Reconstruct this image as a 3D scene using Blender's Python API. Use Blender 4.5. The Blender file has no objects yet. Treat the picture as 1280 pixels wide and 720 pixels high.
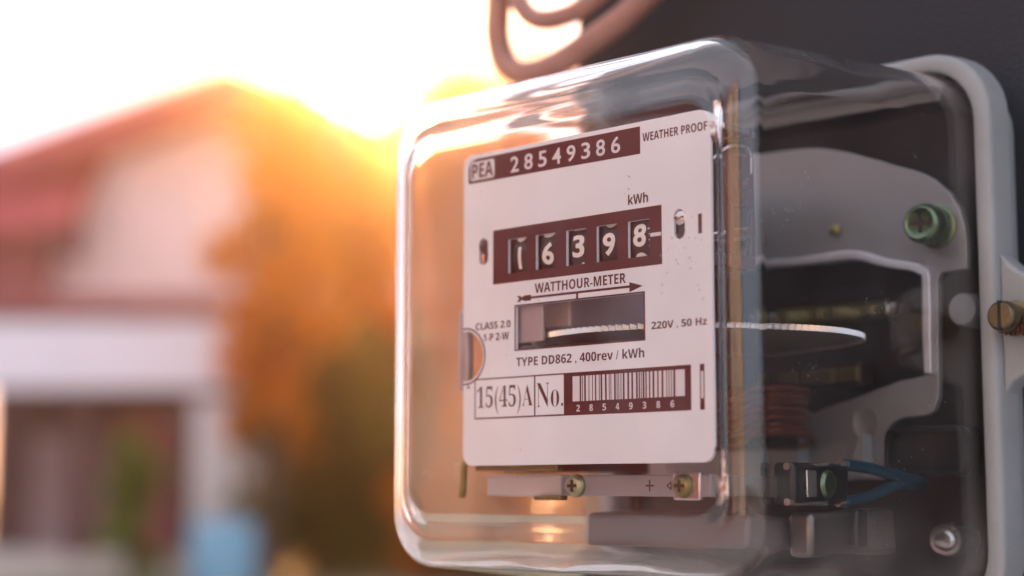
import bpy, bmesh, math, random
from mathutils import Vector, Matrix, noise
R = math.radians
PI = math.pi
sc = bpy.context.scene
COL = sc.collection
random.seed(7)

# ------------------------------------------------------------------ camera, world, sun, exposure
F_PX = 2110.0                       # focal length in pixels of a 1280 wide frame
PITCH = 0.1196
EYE = 1.4
cd = bpy.data.cameras.new('camera')
cd.sensor_width = 36.0
cd.lens = 36.0 * F_PX / 1280.0
cd.clip_start = 0.02
cd.clip_end = 6000
cd.dof.use_dof = True
cd.dof.focus_distance = 0.425
cd.dof.aperture_fstop = 5.6
cam = bpy.data.objects.new('camera', cd)
COL.objects.link(cam)
cam.location = (0, 0, EYE)
cam.rotation_euler = (PI / 2 + PITCH, 0, 0)
sc.camera = cam

SUN_AZ = R(-5.1)                    # clockwise from +Y
SUN_EL = R(13.2)
SUN_DIR = Vector((math.sin(SUN_AZ) * math.cos(SUN_EL), math.cos(SUN_AZ) * math.cos(SUN_EL), math.sin(SUN_EL)))
w = bpy.data.worlds.new('World')
sc.world = w
w.use_nodes = True
nt = w.node_tree
nt.nodes.clear()
N = nt.nodes.new
L = nt.links.new
out = N('ShaderNodeOutputWorld')
sky = N('ShaderNodeTexSky')
sky.sky_type = 'NISHITA'
sky.sun_disc = False
sky.sun_elevation = SUN_EL
sky.sun_rotation = SUN_AZ
sky.dust_density = 0.0
sky.air_density = 0.35
bg = N('ShaderNodeBackground')
bg.inputs['Strength'].default_value = 0.05
L(sky.outputs[0], bg.inputs['Color'])
# thin high cloud that whitens the whole sky evenly
veil = N('ShaderNodeBackground')
veil.inputs['Color'].default_value = (0.83, 0.86, 0.97, 1)
veil.inputs['Strength'].default_value = 0.52
# bright aureole of the low sun in that cloud
tc = N('ShaderNodeTexCoord')
dot = N('ShaderNodeVectorMath'); dot.operation = 'DOT_PRODUCT'
L(tc.outputs['Generated'], dot.inputs[0])
dot.inputs[1].default_value = SUN_DIR
clampn = N('ShaderNodeMath'); clampn.operation = 'MAXIMUM'; clampn.inputs[1].default_value = 0.0
L(dot.outputs['Value'], clampn.inputs[0])
def lobe(power, strength, colour):
    p = N('ShaderNodeMath'); p.operation = 'POWER'; p.inputs[1].default_value = power
    L(clampn.outputs[0], p.inputs[0])
    m = N('ShaderNodeMath'); m.operation = 'MULTIPLY'; m.inputs[1].default_value = strength
    L(p.outputs[0], m.inputs[0])
    b = N('ShaderNodeBackground'); b.inputs['Color'].default_value = (*colour, 1)
    L(m.outputs[0], b.inputs['Strength'])
    return b
def add(a, b):
    s = N('ShaderNodeAddShader'); L(a.outputs[0], s.inputs[0]); L(b.outputs[0], s.inputs[1]); return s
tot = add(bg, veil)
tot = add(tot, lobe(1800, 12.0, (1.0, 0.70, 0.30)))
tot = add(tot, lobe(300, 3.0, (1.0, 0.38, 0.05)))
L(tot.outputs[0], out.inputs['Surface'])

sd = bpy.data.lights.new('sun', 'SUN')
sd.energy = 4.6
sd.angle = R(0.5)
sd.color = (1.0, 0.48, 0.16)
sun = bpy.data.objects.new('sun', sd)
COL.objects.link(sun)
sun.rotation_euler = SUN_DIR.to_track_quat('Z', 'Y').to_euler()

sc.view_settings.view_transform = 'Standard'
sc.view_settings.look = 'None'
sc.view_settings.exposure = 1.4
sc.view_settings.gamma = 1.0
sc.render.engine = 'CYCLES'
cy = sc.cycles
cy.max_bounces = 20
cy.transmission_bounces = 18
cy.transparent_max_bounces = 16
cy.diffuse_bounces = 4
cy.glossy_bounces = 8
cy.volume_bounces = 0
cy.sample_clamp_indirect = 6.0
cy.caustics_refractive = True
cy.caustics_reflective = True
cy.blur_glossy = 0.3
cy.use_denoising = True

# ------------------------------------------------------------------ materials
def mat(name, col, rough=0.5, metal=0.0, var=0.0, scale=40.0, bump=0.0, bscale=300.0, spec=0.5, rvar=0.0, detail=4.0):
    m = bpy.data.materials.new(name)
    m.use_nodes = True
    t = m.node_tree
    b = t.nodes['Principled BSDF']
    b.inputs['Base Color'].default_value = (*col, 1)
    b.inputs['Roughness'].default_value = rough
    b.inputs['Metallic'].default_value = metal
    b.inputs['Specular IOR Level'].default_value = spec
    tcn = t.nodes.new('ShaderNodeTexCoord')
    if var > 0 or rvar > 0:
        nz = t.nodes.new('ShaderNodeTexNoise')
        nz.inputs['Scale'].default_value = scale
        nz.inputs['Detail'].default_value = detail
        t.links.new(tcn.outputs['Object'], nz.inputs['Vector'])
        if var > 0:
            mx = t.nodes.new('ShaderNodeMix'); mx.data_type = 'RGBA'
            mx.inputs['A'].default_value = (*[c * (1 - var) for c in col], 1)
            mx.inputs['B'].default_value = (*[min(1, c * (1 + var)) for c in col], 1)
            t.links.new(nz.outputs['Fac'], mx.inputs['Factor'])
            t.links.new(mx.outputs['Result'], b.inputs['Base Color'])
        if rvar > 0:
            mr = t.nodes.new('ShaderNodeMapRange')
            mr.inputs['To Min'].default_value = max(0.02, rough - rvar)
            mr.inputs['To Max'].default_value = min(1, rough + rvar)
            t.links.new(nz.outputs['Fac'], mr.inputs['Value'])
            t.links.new(mr.outputs['Result'], b.inputs['Roughness'])
    if bump > 0:
        nb = t.nodes.new('ShaderNodeTexNoise')
        nb.inputs['Scale'].default_value = bscale
        t.links.new(tcn.outputs['Object'], nb.inputs['Vector'])
        bp = t.nodes.new('ShaderNodeBump')
        bp.inputs['Strength'].default_value = bump
        bp.inputs['Distance'].default_value = 0.0005
        t.links.new(nb.outputs['Fac'], bp.inputs['Height'])
        t.links.new(bp.outputs['Normal'], b.inputs['Normal'])
    return m

M = {}
M['plate'] = mat('painted_plate', (0.82, 0.86, 0.90), 0.35, var=0.11, scale=32, bump=0.12, bscale=900, rvar=0.12, detail=9)
M['ink'] = mat('printed_ink', (0.085, 0.010, 0.010), 0.4, var=0.2, scale=300)  # black print; the red of the veiling flare is put into its colour
M['paper'] = mat('printed_white', (0.74, 0.74, 0.76), 0.4, var=0.06, scale=200)
M['drum'] = mat('number_drum_black', (0.03, 0.014, 0.012), 0.35, var=0.2, scale=200)
M['digit'] = mat('number_white', (0.85, 0.80, 0.74), 0.4)
M['alu'] = mat('cast_aluminium', (0.31, 0.305, 0.31), 0.45, 0.4, var=0.12, scale=80, bump=0.25, bscale=1500, rvar=0.1)
M['alu_edge'] = mat('sawn_aluminium', (0.78, 0.78, 0.80), 0.3, 0.5, var=0.15, scale=400, bump=0.4, bscale=2500)
M['disc'] = mat('disc_aluminium', (0.66, 0.65, 0.64), 0.32, 0.9, var=0.05, scale=90)
M['steel'] = mat('nickel_steel', (0.62, 0.59, 0.56), 0.25, 0.9, var=0.1, scale=150, rvar=0.1)
M['dullsteel'] = mat('dull_steel', (0.20, 0.185, 0.165), 0.35, 0.8, var=0.35, scale=120, rvar=0.12)
M['greybrown'] = mat('grey_brown_moulding', (0.13, 0.10, 0.10), 0.45, var=0.25, scale=70, bump=0.2)
M['palezinc'] = mat('pale_zinc', (0.36, 0.37, 0.22), 0.3, 0.8, var=0.3, scale=220)
M['zinc'] = mat('green_zinc', (0.15, 0.205, 0.12), 0.2, 0.85, var=0.35, scale=220, rvar=0.1)
M['brass'] = mat('brass', (0.24, 0.195, 0.075), 0.38, 0.85, var=0.2, scale=150, rvar=0.1)
M['copper'] = mat('enamelled_copper', (0.18, 0.045, 0.02), 0.3, 0.5, var=0.2, scale=300)
M['bakelite'] = mat('dark_brown_bakelite', (0.035, 0.014, 0.012), 0.4, var=0.25, scale=60, bump=0.1)
M['brownmetal'] = mat('brown_lacquered_metal', (0.12, 0.045, 0.036), 0.35, 0.3, var=0.3, scale=120, rvar=0.1)
M['black'] = mat('black_plastic', (0.012, 0.012, 0.013), 0.4, var=0.2, scale=80)
M['base'] = mat('grey_moulded_base', (0.27, 0.29, 0.30), 0.5, var=0.22, scale=38, bump=0.3, bscale=1200, rvar=0.12, detail=9)
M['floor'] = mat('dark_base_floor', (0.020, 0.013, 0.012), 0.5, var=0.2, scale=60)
M['pinkblock'] = mat('pale_magnet_block', (0.42, 0.34, 0.34), 0.4, 0.2, var=0.1, scale=90)
M['teal'] = mat('teal_insulation', (0.007, 0.050, 0.088), 0.4, var=0.15, scale=200)
M['palegrey'] = mat('pale_terminal_block', (0.50, 0.44, 0.44), 0.5, var=0.1, scale=90)
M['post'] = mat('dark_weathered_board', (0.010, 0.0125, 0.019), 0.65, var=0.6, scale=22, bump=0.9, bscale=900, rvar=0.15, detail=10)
M['cable'] = mat('cable_sheath', (0.32, 0.17, 0.14), 0.38, var=0.35, scale=90, rvar=0.15)  # black cable with the flare's brown-orange light mixed into its colour
M['rust'] = mat('rusty_wire', (0.10, 0.035, 0.02), 0.6, 0.5, var=0.4, scale=500)

# clear moulded cover: real glass, a few dust specks, a thin dust film imitating the flare's veil
g = bpy.data.materials.new('clear_cover')
g.use_nodes = True
t = g.node_tree
b = t.nodes['Principled BSDF']
b.inputs['Base Color'].default_value = (0.995, 0.99, 0.988, 1)
b.inputs['Roughness'].default_value = 0.0
b.inputs['IOR'].default_value = 1.47
b.inputs['Transmission Weight'].default_value = 1.0
tcn = t.nodes.new('ShaderNodeTexCoord')
vor = t.nodes.new('ShaderNodeTexVoronoi'); vor.inputs['Scale'].default_value = 420.0
t.links.new(tcn.outputs['Object'], vor.inputs['Vector'])
patch = t.nodes.new('ShaderNodeTexNoise'); patch.inputs['Scale'].default_value = 35.0; patch.inputs['Detail'].default_value = 5.0
t.links.new(tcn.outputs['Object'], patch.inputs['Vector'])
rad = t.nodes.new('ShaderNodeMapRange')
rad.inputs['From Min'].default_value = 0.52; rad.inputs['From Max'].default_value = 0.8
rad.inputs['To Min'].default_value = 0.0; rad.inputs['To Max'].default_value = 0.23
t.links.new(patch.outputs['Fac'], rad.inputs['Value'])
lt = t.nodes.new('ShaderNodeMath'); lt.operation = 'LESS_THAN'
t.links.new(vor.outputs['Distance'], lt.inputs[0]); t.links.new(rad.outputs['Result'], lt.inputs[1])
film = t.nodes.new('ShaderNodeMapRange')
film.inputs['From Min'].default_value = 0.3; film.inputs['From Max'].default_value = 0.75
film.inputs['To Min'].default_value = 0.002; film.inputs['To Max'].default_value = 0.030
t.links.new(patch.outputs['Fac'], film.inputs['Value'])
ml = t.nodes.new('ShaderNodeMath'); ml.operation = 'MULTIPLY_ADD'; ml.inputs[1].default_value = 0.35
t.links.new(lt.outputs[0], ml.inputs[0])
# milky glow put into a thicker, uneven film on left wall and lower lip
sep = t.nodes.new('ShaderNodeSeparateXYZ'); t.links.new(tcn.outputs['Object'], sep.inputs[0])
def glow_film(sock, a, b_, amount):
    m_ = t.nodes.new('ShaderNodeMapRange'); m_.interpolation_type = 'SMOOTHSTEP'
    m_.inputs['From Min'].default_value = a; m_.inputs['From Max'].default_value = b_
    m_.inputs['To Min'].default_value = 0.0; m_.inputs['To Max'].default_value = amount
    t.links.new(sock, m_.inputs['Value']); return m_.outputs['Result']
def addv(a, b_):
    m_ = t.nodes.new('ShaderNodeMath'); m_.operation = 'ADD'; t.links.new(a, m_.inputs[0]); t.links.new(b_, m_.inputs[1]); return m_.outputs[0]
gr = addv(glow_film(sep.outputs['X'], -0.052, -0.070, 0.12), glow_film(sep.outputs['Z'], -0.050, -0.070, 0.10))
pm = t.nodes.new('ShaderNodeMath'); pm.operation = 'MULTIPLY'
pq = t.nodes.new('ShaderNodeMapRange'); pq.inputs['From Min'].default_value = 0.3; pq.inputs['From Max'].default_value = 0.7; pq.inputs['To Min'].default_value = 0.35; pq.inputs['To Max'].default_value = 1.5
t.links.new(patch.outputs['Fac'], pq.inputs['Value'])
t.links.new(gr, pm.inputs[0]); t.links.new(pq.outputs['Result'], pm.inputs[1])
t.links.new(addv(film.outputs['Result'], pm.outputs[0]), ml.inputs[2])
df = t.nodes.new('ShaderNodeBsdfDiffuse'); df.inputs['Color'].default_value = (0.75, 0.70, 0.66, 1)
tl = t.nodes.new('ShaderNodeBsdfTranslucent'); tl.inputs['Color'].default_value = (0.75, 0.70, 0.66, 1)
dm = t.nodes.new('ShaderNodeMixShader'); dm.inputs[0].default_value = 0.5
t.links.new(df.outputs[0], dm.inputs[1]); t.links.new(tl.outputs[0], dm.inputs[2])
mx = t.nodes.new('ShaderNodeMixShader')
t.links.new(ml.outputs[0], mx.inputs[0]); t.links.new(b.outputs[0], mx.inputs[1]); t.links.new(dm.outputs[0], mx.inputs[2])
t.links.new(mx.outputs[0], t.nodes['Material Output'].inputs['Surface'])
M['cover'] = g

# ------------------------------------------------------------------ mesh helpers
class MB:
    """collects geometry in (u, v, n) millimetres of the meter, or in metres when s=1"""
    def __init__(self):
        self.v = []; self.f = []
    def add(self, vs, fs):
        k = len(self.v)
        self.v += [tuple(p) for p in vs]
        self.f += [tuple(i + k for i in q) for q in fs]
    def box(self, u0, u1, v0, v1, n0, n1):
        self.add([(u, v, n) for u in (u0, u1) for v in (v0, v1) for n in (n0, n1)],
                 [(0, 1, 3, 2), (4, 6, 7, 5), (0, 4, 5, 1), (2, 3, 7, 6), (0, 2, 6, 4), (1, 5, 7, 3)])
    def lathe(self, c, axis, prof, seg=24):
        """prof: list of (radius, distance along axis)"""
        a = Vector(axis).normalized()
        x = a.orthogonal().normalized(); y = a.cross(x)
        c = Vector(c); vs = []; fs = []
        for r, d in prof:
            for i in range(seg):
                th = 2 * PI * i / seg
                vs.append(c + a * d + (x * math.cos(th) + y * math.sin(th)) * max(r, 1e-4))
        for j in range(len(prof) - 1):
            for i in range(seg):
                k = (i + 1) % seg
                fs.append((j * seg + i, j * seg + k, (j + 1) * seg + k, (j + 1) * seg + i))
        fs.append(tuple(range(seg))[::-1]); fs.append(tuple((len(prof) - 1) * seg + i for i in range(seg)))
        self.add(vs, fs)
    def tube(self, pts, r, seg=10, closed=False):
        pts = [Vector(p) for p in pts]
        n = len(pts); vs = []; fs = []
        up = None
        for i, p in enumerate(pts):
            a = pts[(i + 1) % n] if (closed or i < n - 1) else p
            bb = pts[(i - 1) % n] if (closed or i > 0) else p
            d = (a - bb).normalized()
            if up is None: up = d.orthogonal().normalized()
            up = (up - d * up.dot(d)).normalized()
            sd_ = d.cross(up)
            rr = r[i] if isinstance(r, (list, tuple)) else r
            for k in range(seg):
                th = 2 * PI * k / seg
                vs.append(p + (up * math.cos(th) + sd_ * math.sin(th)) * rr)
        for i in range(n if closed else n - 1):
            for k in range(seg):
                k2 = (k + 1) % seg; i2 = (i + 1) % n
                fs.append((i * seg + k, i * seg + k2, i2 * seg + k2, i2 * seg + k))
        if not closed:
            fs.append(tuple(range(seg))[::-1]); fs.append(tuple((n - 1) * seg + k for k in range(seg)))
        self.add(vs, fs)
    def build(self, name, m, parent=None, s=0.001, bevel=0.0, segs=2, angle=40, local=True):
        me = bpy.data.meshes.new(name)
        if s == 1:
            me.from_pydata([tuple(p) for p in self.v], [], self.f)
        else:
            me.from_pydata([(p[0] * s, -p[2] * s, p[1] * s) for p in self.v], [], self.f)
        bm = bmesh.new(); bm.from_mesh(me)
        bmesh.ops.recalc_face_normals(bm, faces=bm.faces)
        bm.to_mesh(me); bm.free()
        me.polygons.foreach_set('use_smooth', [True] * len(me.polygons))
        me.set_sharp_from_angle(angle=R(angle))
        me.materials.append(m)
        o = bpy.data.objects.new(name, me)
        COL.objects.link(o)
        if parent is not None: o.parent = parent
        if bevel > 0:
            md = o.modifiers.new('bevel', 'BEVEL')
            md.width = bevel * (s if s != 1 else 1); md.segments = segs; md.limit_method = 'ANGLE'; md.angle_limit = R(40)
        return o

def spline(pts, sub=8, closed=False):
    """Catmull-Rom through pts"""
    pts = [Vector(p) for p in pts]; n = len(pts); out_ = []
    rng = range(n) if closed else range(n - 1)
    for i in rng:
        g_ = lambda k: pts[k % n] if closed else pts[max(0, min(n - 1, k))]
        p0, p1, p2, p3 = g_(i - 1), g_(i), g_(i + 1), g_(i + 2)
        for j in range(sub):
            t_ = j / sub
            out_.append(0.5 * ((2 * p1) + (p2 - p0) * t_ + (2 * p0 - 5 * p1 + 4 * p2 - p3) * t_ * t_ + (3 * p1 - p0 - 3 * p2 + p3) * t_ ** 3))
    if not closed: out_.append(pts[-1])
    return out_

def curve_mesh(cu):
    o = bpy.data.objects.new('tmp', cu)
    COL.objects.link(o)
    dg = bpy.context.evaluated_depsgraph_get(); dg.update()
    me = bpy.data.meshes.new_from_object(o.evaluated_get(dg))
    bpy.data.objects.remove(o); bpy.data.curves.remove(cu)
    return me

def finish(me, name, m, parent, conv, angle=40):
    for v in me.vertices: v.co = conv(v.co)
    me.materials.clear(); me.materials.append(m)
    me.polygons.foreach_set('use_smooth', [True] * len(me.polygons))
    me.set_sharp_from_angle(angle=R(angle))
    o = bpy.data.objects.new(name, me); me.name = name
    COL.objects.link(o); o.parent = parent
    return o

def sheet(name, outlines, n0, n1, m, parent, bevel=0.0):
    """flat plate with holes: first outline outer, the rest holes, in (u, v); thickness from n0 (back) to n1 (front)"""
    cu = bpy.data.curves.new('tmp', 'CURVE'); cu.dimensions = '2D'; cu.fill_mode = 'BOTH'
    for ol in outlines:
        sp = cu.splines.new('POLY'); sp.points.add(len(ol) - 1)
        for p, q in zip(sp.points, ol): p.co = (q[0], q[1], 0, 1)
        sp.use_cyclic_u = True
    h = (n1 - n0) / 2
    cu.extrude = h
    if bevel: cu.bevel_depth = bevel; cu.bevel_resolution = 2; cu.extrude = h - bevel; cu.offset = -bevel
    me = curve_mesh(cu)
    mid = (n0 + n1) / 2
    return finish(me, name, m, parent, lambda c: Vector((c.x, -(c.z + mid), c.y)) * 0.001)

def rrect(u0, u1, v0, v1, r, k=6):
    o = []
    for cx, cy_, a0 in ((u1 - r, v1 - r, 0), (u0 + r, v1 - r, 90), (u0 + r, v0 + r, 180), (u1 - r, v0 + r, 270)):
        for i in range(k + 1):
            a = R(a0 + 90 * i / k); o.append((cx + r * math.cos(a), cy_ + r * math.sin(a)))
    return o

def rect(u0, u1, v0, v1): return [(u0, v0), (u1, v0), (u1, v1), (u0, v1)]

def glyphs(s, style='sans'):
    o = ''
    for c in s:
        if style == 'plain': o += c
        elif c.isdigit(): o += chr((0x1D7CE if style == 'serif' else 0x1D7EC) + int(c))
        elif 'A' <= c <= 'Z': o += chr((0x1D400 if style == 'serif' else 0x1D5D4) + ord(c) - 65)
        elif 'a' <= c <= 'z': o += chr((0x1D41A if style == 'serif' else 0x1D5EE) + ord(c) - 97)
        else: o += c
    return o

def text_mesh(s, style='sans', thick=0.0, fat=0.0, spacing=1.0):
    cu = bpy.data.curves.new('tmp', 'FONT'); cu.body = glyphs(s, style); cu.size = 1
    cu.resolution_u = 3; cu.extrude = thick; cu.offset = fat; cu.space_character = spacing
    return curve_mesh(cu)

def text_fit(s, u0, u1, v0, v1, n, m, parent, style='sans', name='lettering', fat=0.0, spacing=1.0):
    me = text_mesh(s, style, 0.02, fat, spacing)
    xs = [v.co.x for v in me.vertices]; ys = [v.co.y for v in me.vertices]
    x0, x1, y0, y1 = min(xs), max(xs), min(ys), max(ys)
    def conv(c):
        return Vector((u0 + (c.x - x0) / (x1 - x0) * (u1 - u0), -(n + c.z), v0 + (c.y - y0) / (y1 - y0) * (v1 - v0))) * 0.001
    return finish(me, name, m, parent, conv)

def empty(name, loc, label, cat, group=None, rz=0.0):
    o = bpy.data.objects.new(name, None)
    COL.objects.link(o); o.location = loc; o.rotation_euler = (0, 0, rz)
    o['label'] = label; o['category'] = cat
    if group: o['group'] = group
    return o
def tag(o, label, cat, group=None):
    o['label'] = label; o['category'] = cat
    if group: o['group'] = group
    return o

# ------------------------------------------------------------------ the electricity meter
ORG = Vector((0.0177056, 0.4296597, EYE + 0.0492029))
meter = empty('electricity_meter', ORG, 'electricity meter in a clear moulded cover with a grey base, fixed to the dark post', 'electricity meter', rz=-R(45))

# --- clear cover: outer and inner lofts joined at the back rim
def loft_ring(rc, r, k=9, st=14):
    u0, u1, v0, v1 = rc
    pts = []
    cs = ((u1 - r, v1 - r, 0), (u0 + r, v1 - r, 90), (u0 + r, v0 + r, 180), (u1 - r, v0 + r, 270))
    for i, (cx, cy_, a0) in enumerate(cs):
        for j in range(k + 1):
            a = R(a0 + 90 * j / k); pts.append((cx + r * math.cos(a), cy_ + r * math.sin(a)))
        nx, ny, na = cs[(i + 1) % 4]
        ex, ey = nx + r * math.cos(R(a0 + 90)), ny + r * math.sin(R(a0 + 90))
        sx, sy = pts[-1]
        for j in range(1, st):
            pts.append((sx + (ex - sx) * j / st, sy + (ey - sy) * j / st))
    return pts
BACK = (-70.8, 61.4, -80.0, 66.0)
FRONT = (-68.3, 58.6, -70.0, 60.0)
PANEL = (-57.5, 51.5, -55.5, 45.0)
def lerp4(a, b_, t_): return tuple(x + (y - x) * t_ for x, y in zip(a, b_))
def inset(rc, d): return (rc[0] + d, rc[1] - d, rc[2] + d, rc[3] - d)
def cover_rings(th):
    rings = []
    Rr = 7.2
    for i in range(15):                                   # drafted side walls
        t_ = i / 14
        n = -96 + t_ * (96.0 + 0.0)
        rc = lerp4(BACK, FRONT, t_)
        rings.append((inset(rc, th), 15 - t_ * 1.0 - th * 0.8, n))
    for i in range(1, 9):                                 # big front rounding
        a = PI / 2 * i / 8
        d = (Rr - th * 0.7) * (1 - math.cos(a)) + th
        n = 0.0 + (Rr - th) * math.sin(a)
        rings.append((inset(FRONT, d), 14 - d * 0.35, n))
    f0 = inset(FRONT, Rr + 0.3 * th)
    n0 = Rr - th
    for t_, dn in ((0.12, 0.05), (0.26, 0.25), (0.42, 0.9), (0.58, 1.9), (0.74, 2.8), (0.88, 3.25), (1.0, 3.4)):
        rc = lerp4(f0, inset(PANEL, th * 0.35), t_)
        rings.append((rc, 10.5 - 1.5 * t_, n0 + dn * 0.62))
    pc = inset(PANEL, th * 0.35)
    for d in (2, 6, 14, 24, 36, 44):
        rings.append((inset(pc, d), max(9 - d * 0.18, 1.5), n0 + 3.42 * 0.62))
    return rings
mb = MB()
idx = []
for side, th in ((0, 0.0), (1, 2.0)):
    base = len(mb.v); npt = 0
    rs = cover_rings(th)
    for j, (rc, r, n) in enumerate(rs):
        pts = loft_ring(rc, r); npt = len(pts)
        for i_, (x, y) in enumerate(pts):
            wv = 0.0
            if side == 1 and 2 < j:
                wv = 0.45 * noise.noise(Vector((x * 0.035, y * 0.035, n * 0.05))) + 0.16 * noise.noise(Vector((x * 0.12, y * 0.03, n * 0.12)))
                low = min(1.0, max(0.0, (-y - 40) / 25)); wv += low * 0.55 * noise.noise(Vector((x * 0.07 + 3, 0.5, n * 0.075)))
            elif j > 2:
                wv = 0.12 * noise.noise(Vector((x * 0.05 + 9, y * 0.05, n * 0.06)))
            cx, cy_ = (rc[0] + rc[1]) / 2, (rc[2] + rc[3]) / 2
            if j < 18:
                dx, dy = x - cx, y - cy_; l = math.hypot(dx, dy)
                mb.v.append((x + dx / l * wv, y + dy / l * wv, n))
            else:
                mb.v.append((x, y, n + wv * 0.35))
    fl = []
    for j in range(len(rs) - 1):
        for i_ in range(npt):
            k2 = (i_ + 1) % npt
            mb.f.append((base + j * npt + i_, base + j * npt + k2, base + (j + 1) * npt + k2, base + (j + 1) * npt + i_))
    mb.f.append(tuple(base + (len(rs) - 1) * npt + i_ for i_ in range(npt)))
    idx.append((base, npt))
for i_ in range(idx[0][1]):
    k2 = (i_ + 1) % idx[0][1]
    mb.f.append((idx[0][0] + i_, idx[0][0] + k2, idx[1][0] + k2, idx[1][0] + i_))
cover = mb.build('clear_cover', M['cover'], meter, angle=60)
cover['label'] = 'clear rounded moulded plastic cover with a raised front panel'

# --- grey base: lofted dish with a rounded bezel
mb = MB()
prof = [(-60, -103, 0.3), (-8, -103, 10), (-6.5, -102, 10), (-5, -97.2, 11), (0.5, -97, 15), (0.4, -91.2, 15), (0.7, -90.1, 15.5),
        (1.4, -89.6, 16.5), (4.0, -89.7, 17.5), (4.8, -90.0, 18), (5.3, -90.7, 18.5), (5.5, -91.8, 19), (5.7, -95, 19), (5.9, -98, 19), (5.9, -99.5, 19),
        (1.0, -100.0, 16), (0.5, -112, 16), (-60, -112, 0.3)]
rings = []
for d, n, r in prof:
    rc = inset(BACK, -d)
    rings.append((rc, max(r, 0.3), n))
npt = 0
for rc, r, n in rings:
    pts = loft_ring(rc, r); npt = len(pts)
    mb.v += [(x, y, n) for x, y in pts]
for j in range(len(rings) - 1):
    for i_ in range(npt):
        k2 = (i_ + 1) % npt
        mb.f.append((j * npt + i_, j * npt + k2, (j + 1) * npt + k2, (j + 1) * npt + i_))
mb.f.append(tuple(range(npt))); mb.f.append(tuple((len(rings) - 1) * npt + i_ for i_ in range(npt)))
basepart = mb.build('grey_base', M['base'], meter, angle=50)
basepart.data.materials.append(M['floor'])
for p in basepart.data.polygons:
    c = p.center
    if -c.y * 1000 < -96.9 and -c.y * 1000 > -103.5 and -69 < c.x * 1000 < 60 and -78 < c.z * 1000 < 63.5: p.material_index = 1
# ear for the sealing screw, flaring out of the base side
mb = MB()
ear = [(66.8, 14), (70.5, 10.5), (74, 8), (82, 6.5), (88, 3), (89.5, -4), (88, -11), (82, -15.5), (75, -17.5), (69.5, -20.5), (66.8, -24)]
e = sheet('sealing_ear', [ear], -101, -92.5, M['base'], basepart, bevel=1.2)
# sealing screw and its twisted wire
sx, sy, sn = 72.5, -4.0, -92
mb = MB()
mb.lathe((sx, sy, sn), (0, 0, 1), [(4.6, 0), (4.8, 0.4), (4.8, 1.6), (4.3, 2.0), (3.1, 2.05), (3.1, 6.5), (3.9, 6.6), (4.1, 7.4), (3.9, 9.8), (3.2, 10.6), (0.1, 10.75)], 28)
M['wornbrass'] = mat('worn_brass', (0.17, 0.14, 0.085), 0.35, 0.8, var=0.5, scale=260, rvar=0.15, bump=0.3, bscale=900)
ss = mb.build('sealing_screw', M['wornbrass'], meter)
mb = MB(); mb.box(sx - 0.45, sx + 0.45, sy - 3.9, sy + 3.9, sn + 9.6, sn + 10.82)
mb.build('slot', M['black'], ss)
mb = MB()
for ph in (0, PI):
    pts = []
    for i in range(90):
        t_ = i / 89
        a = -2.6 + t_ * 4.6
        c = Vector((sx + 4.0 * math.cos(a) + max(0, t_ - .55) * 26, sy + 4.0 * math.sin(a) + max(0, t_ - .55) * 6, sn + 5 - 2 * t_))
        q = ph + t_ * 42
        pts.append(c + Vector((math.cos(a) * math.cos(q), math.sin(a) * math.cos(q), math.sin(q))) * 0.55)
    mb.tube(pts, 0.5, 6)
    pts = []
    for i in range(70):
        t_ = i / 69
        c = Vector((sx + 2.0 + 16 * t_, sy - 3.2 - 5 * t_ - 2 * math.sin(t_ * 3), sn + 4 - 2 * t_))
        q = ph + t_ * 34
        pts.append(c + Vector((0.3 * math.cos(q), math.cos(q), math.sin(q))) * 0.55)
    mb.tube(pts, 0.5, 6)
mb.build('sealing_wire', M['rust'], meter)

# --- printed name plate with its cut-outs
def arc(cx, cy_, r, a0, a1, k=14): return [(cx + r * math.cos(R(a0 + (a1 - a0) * i / k)), cy_ + r * math.sin(R(a0 + (a1 - a0) * i / k))) for i in range(k + 1)]
NR = 6.8; NC = (-42.0, -12.9)
outer = rrect(-43.0, 43.0, -42.5, 42.5, 3.2)
# notch on the left edge: insert the half circle between the upper-left and lower-left corners
k = [i for i, p in enumerate(outer)]
left = []
ins = [p for p in arc(NC[0], NC[1], NR, 98, -98, 20)]
out2 = outer[:14] + [(-43.0, ins[0][1])] + ins + [(-43.0, ins[-1][1])] + outer[14:]
slots = [(-20.2 + 9.95 * i * 1.04 - 3.6, -20.2 + 9.95 * i * 1.04 + 3.6) for i in range(5)]
WU = [-22.0, -11.7, -0.8, 9.8, 20.4]
counter_holes = [rect(x - 3.5, x + 3.5, 8.4, 17.6) for x in WU]
disc_hole = rect(-22.7, 21.8, -12.1, -0.7)
def slot_outline(cu_, cv): return [(cu_ + 1.75 * math.cos(a), cv + (1.9 if math.sin(a) > 0 else -1.9) + 1.75 * math.sin(a)) for a in [R(x * 18) for x in range(20)]]
screw_slots = [slot_outline(-35.2, 15.3), slot_outline(33.2, 15.2)]
plate = sheet('nameplate', [out2] + counter_holes + [disc_hole] + screw_slots, -1.0, 0.0, M['plate'], meter, bevel=0.12)
plate['label'] = 'white printed nameplate with windows for the counter and the disc'
PN = 0.03
def panel(name, outl, m=M['ink'], n0=0.004, n1=0.05): return sheet(name, outl, n0, n1, m, plate)
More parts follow.
